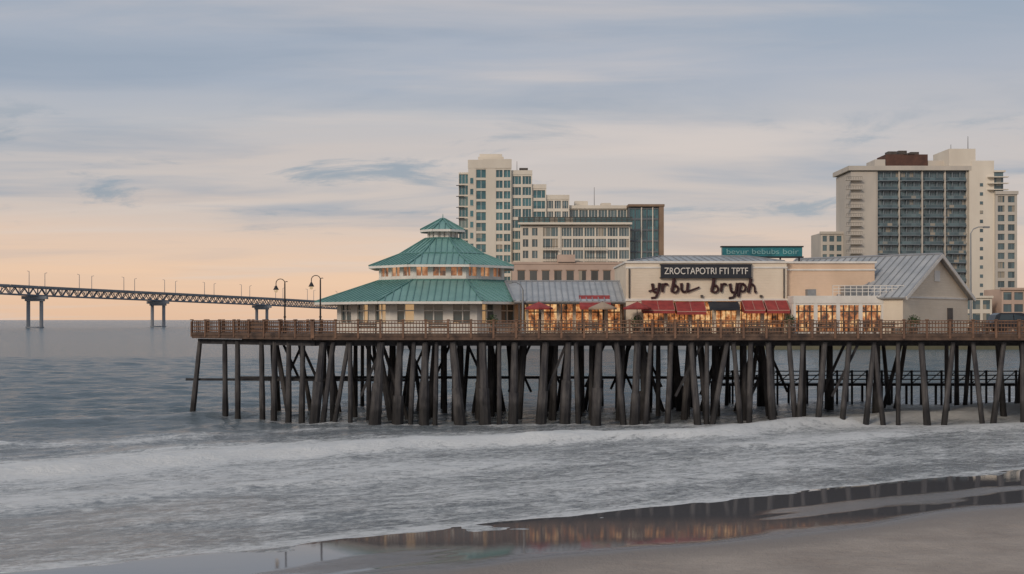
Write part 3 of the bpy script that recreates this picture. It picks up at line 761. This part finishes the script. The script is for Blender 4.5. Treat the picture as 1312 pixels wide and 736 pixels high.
for (x0,x1,y,zt,c,mw,mg) in ((-.19,6,381,52.4,2,w,gt),(6.01,10.2,381.6,48.3,1,w,gt),(10.21,17.1,382.2,45.2,3,w,g)):
    fac(mw,mg,x0,x1,y,zb,zt-1,c,.5,.9,mull=t,sub=2); mw.box(x0,x1,y+.7,398,zb,zt-.02); mw.box(x0-.05,x1+.05,y-.1,y+.69,zt-.99,zt+.3)
fac(w,g,17.11,34.5,384,zb,41.5,6,.35,.7,mull=t,sub=2); w.box(17.11,34.5,384.7,398,zb,41.9); w.box(17,34.6,383.4,384.69,41.52,42.5)
fac(sf,gt,34.6,43.3,378,zb,41.2,5,.24,.5,mull=sf,mspan=sf); sf.box(34.6,43.4,378.7,396,zb,41.6); wb.box(34.3,45,377.4,396.5,41.62,42.3)
for xx in (38.1,41.4): w.box(xx,xx+.3,377.9,377.99,zb,41.5)
wb.box(43.41,44.8,377.6,396,zb,41.6)
fac(w,g,2.4,8.2,373,zb,35.5,2,1.1,1.1,mull=t)
fac(w,g,8.21,14.2,373,zb,35.5,1,1.2,.7,mull=t,sub=3)
fac(w,g,14.21,34.4,373.3,zb,35.5,6,.45,.8,mull=t,sub=3)
w.box(2.4,34.4,374.1,381,zb,35.9)
w.box(1.7,34.9,371.6,374.09,35.91,36.5)
for z in (36.9,37.4,37.9): bl.box(1.8,34.8,371.8,371.9,z,z+.16)
for i in range(23): bl.box(1.8+i*1.5,1.95+i*1.5,371.75,371.79,36.5,38.1)
gt.box(1.9,34.7,371.95,372.0,36.55,37.95)
w.box(19,23,388,392,41.9,44.2); w.box(27,30,388,392,41.9,43.6); bl.cyl((1.5,386,52),(1.5,386,56),.1,.06,5); bl.cyl((25,389,43),(25,389,48.5),.1,.06,5)
bl.box(2.2,4.8,386,389,52.4,54)
for j in range(9):
    z=zb+fl*j
    for x0,x1 in ((9.0,13.4),(21.2,27.4)):
        w.box(x0,x1,371.9,372.96,z-.1,z+.1); bl.box(x0,x1,371.92,371.97,z+.95,z+1.05)
        for k in range(int((x1-x0)/.5)+1): bl.box(x0+k*.5,x0+k*.5+.06,371.93,371.96,z+.1,z+.95)
wp.box(0,33.5,366,371.5,zb,24.1); wp.box(-.2,33.7,365.8,371.6,24.11,24.7); wp.box(8,20,364.9,365.79,17,17.5)
for i in range(9): gd_.box(1.6+i*3.5,3.6+i*3.5,365.9,365.995,19.2,22.2)
for i in range(9): wb.box(1.4+i*3.5,3.8+i*3.5,365.82,365.895,22.2,22.5)
wp.box(13,18,365.2,371,24.71,26.8)
w.build('stucco_walls',M['cream_t'],ht); g.build('windows',M['hglass'],ht); t.build('mullions',M['white'],ht); gt.build('teal_windows',M['tglass'],ht)
wp.build('podium',M['pinkst'],ht); wb.build('brown_frame',M['brownfr'],ht); gd_.build('dark_windows',M['dglass'],ht); bl.build('balcony_rails',M['trim'],ht); sf.build('slate_curtain_wall',M['slate'],ht)

# ------------------------------------------------------------ RIGHT TOWER
rt=empty('condominium_tower'); fl2=3.2
w,g,t,bk,bl,c2,bp2=MB(),MB(),MB(),MB(),MB(),MB(),MB()
w.box(119,127.9,449.5,470,zb,60.3)
fac(bp2,g,127.91,160.2,450,zb,60.3,12,.3,.6,.7,mull=t,sub=2,fh=fl2); bp2.box(127.91,160.2,451.1,470,zb,60.6)
for xx in (127.95,135.8,143.9,151.9,159.6): w.box(xx,xx+.5,449.7,450.9,zb+.01,60.55)
w.box(118,161,448.6,471,60.61,62.2)
for j in range(18):
    z=zb+fl2*j+.1
    w.box(117.0,122.6,447.6,449.45,z,z+.25); bl.box(117.0,122.6,447.65,447.7,z+1.2,z+1.3)
    for k in range(10): bl.box(117.0+k*.6,117.07+k*.6,447.65,447.7,z+.25,z+1.2)
    for x0 in (128.9,136.8,144.9,152.8):
        bp2.box(x0,x0+6.4,448.8,449.65,z-.1,z+.12); g.box(x0,x0+6.4,448.82,448.86,z+.15,z+1.05); bp2.box(x0,x0+6.4,448.80,448.88,z+1.06,z+1.14)
bk.box(132.8,147.8,455,466,62.21,67.0); bl.box(138,141,457,462,67.02,68.6); bl.box(134,137,456,460,67.02,68.2); bl.box(142,145,456,460,67.02,68.0)
bl.box(139,143,454.5,454.95,67.1,67.4)
w.box(129,132.7,455,466,62.21,65.2); w.box(147.9,153.3,455,466,62.21,64.8); c2.box(153.31,162.6,449,466,62.21,68.2)
c2.box(160.3,169,448.7,470,zb,62.18); c2.box(161.1,169,448.75,469,62.2,64)
fac(w,g,169.01,176.6,447.5,zb,52,2,1.2,1.1,.4,mull=t,sub=1,fh=fl2); c2.box(169.01,176.7,448.3,470,zb,52.7)
w.box(168.9,176.9,447,448.29,52.02,53.2)
for j in range(3): c2.box(166.5,173.5,446.9,448.69,53.6+j*2.2,53.9+j*2.2)
g.box(169.02,172.4,449.2,460,53.3,60); c2.box(168.5,173,448.5,461,60.01,60.6)
bl.cyl((161,452,68),(161,452,73),.14,.08,5); bl.cyl((156,455,68),(156,455,70.5),.1,.08,5)
for j in range(17):
    z=zb+fl2*j+1.2; g.box(164.0,165.1,448.62,448.69,z,z+1.2)
w.build('stucco_walls',M['cream_s'],rt); g.build('windows',M['hglass'],rt); t.build('mullions',M['bgrey'],rt); bk.build('penthouse',M['brick'],rt); bl.build('balcony_rails',M['trim'],rt); c2.build('stair_cores',M['cream_t'],rt); bp2.build('curtain_wall_panels',M['bgrey'],rt)
sm=empty('lowrise_apartments'); w,g=MB(),MB(); facade(w,g,(111,460),U0,N0,10.5,zb,39,4,11,.9,1.2,.3); w.box(111,121.5,460.7,475,zb,39.4); w.box(110.7,121.6,459.6,460.69,39.02,39.9)
w.build('walls',M['cream_s'],sm); g.build('windows',M['hglass'],sm)
for i,(x0,x1,zt,mt) in enumerate(((60,84,12,'cream_s'),(88,112,10.5,'pinkst'),(124,150,15,'cream_t'),(153,178,17.5,'pinkst'),(182,230,16,'cream_s'))):
    e=empty('coastal_building'); w,g=MB(),MB(); n=int((x1-x0)/3.2)
    facade(w,g,(x0,400),U0,N0,x1-x0,zb,zt,n,max(1,int((zt-zb)/3.3)),.8,1.3,.3); w.box(x0,x1,400.7,415,zb,zt+.3); w.box(x0-.3,x1+.3,399.5,400.69,zt+.02,zt+.7)
    w.build('walls',M[mt],e); g.build('windows',M['hglass'],e)

# ------------------------------------------------------------ BRIDGE
bg=empty('causeway_bridge')
P=np.array([(-900,900,44.),(-700,1050,43.5),(-500,1250,41.7),(-479,1285,41.2),(-401,1450,38.3),(-310,1620,34.9),(-241,1750,31.9),(-120,1960,26),(-66,2060,21)])
seg=np.r_[0,np.cumsum(np.hypot(np.diff(P[:,0]),np.diff(P[:,1])))]
def bp_(s_): return Vector((np.interp(s_,seg,P[:,0]),np.interp(s_,seg,P[:,1]),np.interp(s_,seg,np.convolve(np.pad(P[:,2],1,mode='edge'),[.15,.7,.15],'valid'))))
dk,ts_,pr,lp=MB(),MB(),MB(),MB()
T=seg[-1]; n=int(T/11)
for i in range(n):
    a=bp_(T*i/n);b=bp_(T*(i+1)/n); dd=(b-a).normalized(); sd=Vector((dd.y,-dd.x,0)).normalized()
    dk.beam(a-Vector((0,0,.6)),b-Vector((0,0,.6)),15,1.3)
    for k in (-1,1):
        o=sd*7.6*k
        dk.beam(a+o+Vector((0,0,.6)),b+o+Vector((0,0,.6)),.5,1.1)
        o=sd*6.2*k; lo=Vector((0,0,-8.2)); up=Vector((0,0,-1.4))
        ts_.beam(a+o+lo,b+o+lo,.9,1.3)
        mid=(a+b)/2
        ts_.beam(a+o+lo,mid+o+up,.55,.85); ts_.beam(mid+o+up,b+o+lo,.55,.85); ts_.beam(a+o+lo,a+o+up,.5,.5)
    if i%3==0:
        o=sd*7.2*(1 if i%2 else -1)
        lp.cyl(a+o,a+o+Vector((0,0,15)),.34,.26,5); lp.beam(a+o+Vector((0,0,15)),a+Vector((0,0,15.6))+o*.6,.35,.35)
def bpier(s_):
    c=bp_(s_); zt=c.z-8.9
    e1=Vector((1,.15,0)).normalized()
    pr.beam(c-e1*12+Vector((0,0,zt-c.z-1.5)),c+e1*12+Vector((0,0,zt-c.z-1.5)),9,3)
    pr.beam(c-e1*9+Vector((0,0,zt-c.z-4)),c+e1*9+Vector((0,0,zt-c.z-4)),7,2.2)
    for k in (-6.3,6.3):
        q=c+e1*k; pr.cyl((q.x,q.y,-3),(q.x,q.y,zt-4.9),1.9,1.9,10)
    pr.cyl((c.x,c.y,-3),(c.x,c.y,1.2),9,9,12)
s0=seg[3]; gap=seg[4]-seg[3]
for k in range(-3,6): 
    v=s0+gap*k
    if 20<v<T-20: bpier(v)
dk.build('deck',M['concrete'],bg); ts_.build('truss',M['steel'],bg); pr.build('bridge_piers',M['concrete'],bg); lp.build('light_poles',M['steel'],bg)

# ------------------------------------------------------------ WORLD
SUN=Vector((-.50,-.78,.42)).normalized()
wd=bpy.data.worlds.new('World'); scene.world=wd; wd.use_nodes=True; nt=wd.node_tree; nt.nodes.clear(); L=nt.links.new
out=nd(nt,'ShaderNodeOutputWorld'); bg_=nd(nt,'ShaderNodeBackground'); bg_.inputs[1].default_value=.1; L(bg_.outputs[0],out.inputs[0])
sky=nd(nt,'ShaderNodeTexSky',sky_type='NISHITA'); sky.sun_disc=False; sky.sun_elevation=math.asin(SUN.z); sky.sun_rotation=math.atan2(SUN.x,SUN.y)
tc=nd(nt,'ShaderNodeTexCoord'); sp=nd(nt,'ShaderNodeSeparateXYZ'); L(tc.outputs['Generated'],sp.inputs[0])
def m_(op,a,b=None,c=None):
    n=nd(nt,'ShaderNodeMath',operation=op)
    for i,v in enumerate((a,b,c)):
        if v is None: continue
        if isinstance(v,(int,float)): n.inputs[i].default_value=v
        else: L(v,n.inputs[i])
    return n.outputs[0]
def mixc(f,a,b,bt='MIX'):
    n=nd(nt,'ShaderNodeMix',data_type='RGBA',blend_type=bt)
    for k,v in (('Factor',f),('A',a),('B',b)):
        if isinstance(v,(int,float)): n.inputs[k].default_value=v
        elif isinstance(v,tuple): n.inputs[k].default_value=(*v,1)
        else: L(v,n.inputs[k])
    return n.outputs['Result']
def ramp(f,st):
    r=nd(nt,'ShaderNodeValToRGB'); e=r.color_ramp.elements
    e[0].position,e[1].position=st[0][0],st[-1][0]; e[0].color=(*st[0][1],1); e[1].color=(*st[-1][1],1)
    for p,c in st[1:-1]: x=e.new(p); x.color=(*c,1)
    L(f,r.inputs[0]); return r.outputs[0]
zc=m_('MAXIMUM',sp.outputs['Z'],0.0)
def cnoise(scale,sx,sz,detail=7,rough=.6,off=0,dist=0,pad=.09):
    cb=nd(nt,'ShaderNodeCombineXYZ'); dn=m_('ADD',zc,pad)
    L(m_('ADD',m_('MULTIPLY',m_('DIVIDE',sp.outputs['X'],dn),sx),off),cb.inputs[0]); L(m_('MULTIPLY',m_('DIVIDE',sp.outputs['Y'],dn),sz),cb.inputs[1])
    n=nd(nt,'ShaderNodeTexNoise'); n.inputs['Scale'].default_value=scale; n.inputs['Detail'].default_value=detail; n.inputs['Roughness'].default_value=rough; n.inputs['Distortion'].default_value=dist
    L(cb.outputs[0],n.inputs['Vector']); return n.outputs['Fac']
big=cnoise(.8,.45,1.0,5,.55,3.1,.3)
zj=m_('ADD',m_('MULTIPLY',zc,2.0),m_('MULTIPLY',m_('SUBTRACT',big,.5),m_('MULTIPLY',m_('MINIMUM',zc,.2),1.9)))
base=ramp(zj,[(0,(.82,.54,.37)),(.06,(.87,.59,.41)),(.12,(.77,.57,.45)),(.19,(.62,.54,.50)),(.28,(.52,.51,.525)),(.38,(.40,.44,.515)),(.5,(.325,.39,.48)),(1,(.40,.44,.50))])
rside=m_('MULTIPLY',m_('MINIMUM',m_('MAXIMUM',m_('ADD',m_('MULTIPLY',sp.outputs['X'],2.2),.2),0),1),m_('SUBTRACT',1,m_('MINIMUM',m_('MULTIPLY',zc,4),1)))
base=mixc(m_('MULTIPLY',rside,.6),base,(.57,.49,.46))
def msk(v,a,b,k):
    r=nd(nt,'ShaderNodeMapRange',interpolation_type='SMOOTHSTEP'); r.inputs[1].default_value=a; r.inputs[2].default_value=b; r.inputs[4].default_value=k; L(v,r.inputs[0]); return r.outputs[0]
c1=msk(cnoise(1.1,.5,1.1,7,.54,0,.5),.45,.72,.72)
c1=m_('MULTIPLY',c1,msk(zc,.01,.10,1.0))
base=mixc(c1,base,(.27,.335,.43))
c2_=msk(cnoise(1.5,.32,1.0,7,.56,7.7,.4),.48,.76,.6)
base=mixc(c2_,base,(.72,.62,.56))
lowfade=msk(zc,.05,.09,1.0)
c3=m_('MULTIPLY',m_('MULTIPLY',msk(cnoise(1.5,.9,.9,8,.63,5.2,.5),.54,.69,.7),lowfade),m_('SUBTRACT',1,msk(zc,.12,.18,1.0)))
base=mixc(c3,base,(.22,.30,.385))
sc10=nd(nt,'ShaderNodeVectorMath',operation='SCALE'); sc10.inputs['Scale'].default_value=10.0; L(base,sc10.inputs[0])
L(mixc(.1,sc10.outputs[0],sky.outputs[0]),bg_.inputs[0])

sl=bpy.data.lights.new('sun','SUN'); sl.energy=1.5; sl.angle=math.radians(14); sl.color=(1,.84,.67)
so=bpy.data.objects.new('sun',sl); COL.objects.link(so); so.rotation_euler=(-SUN).to_track_quat('-Z','Y').to_euler()

# ------------------------------------------------------------ CAMERA
cam=bpy.data.cameras.new('camera'); co=bpy.data.objects.new('camera',cam); COL.objects.link(co)
cam.lens=45; cam.sensor_width=36; cam.shift_y=.032; cam.clip_end=100000; cam.clip_start=.5
co.location=(0,0,8.2); co.rotation_euler=(math.pi/2,0,0); scene.camera=co
scene.view_settings.view_transform='Standard'; scene.view_settings.look='None'; scene.view_settings.exposure=0
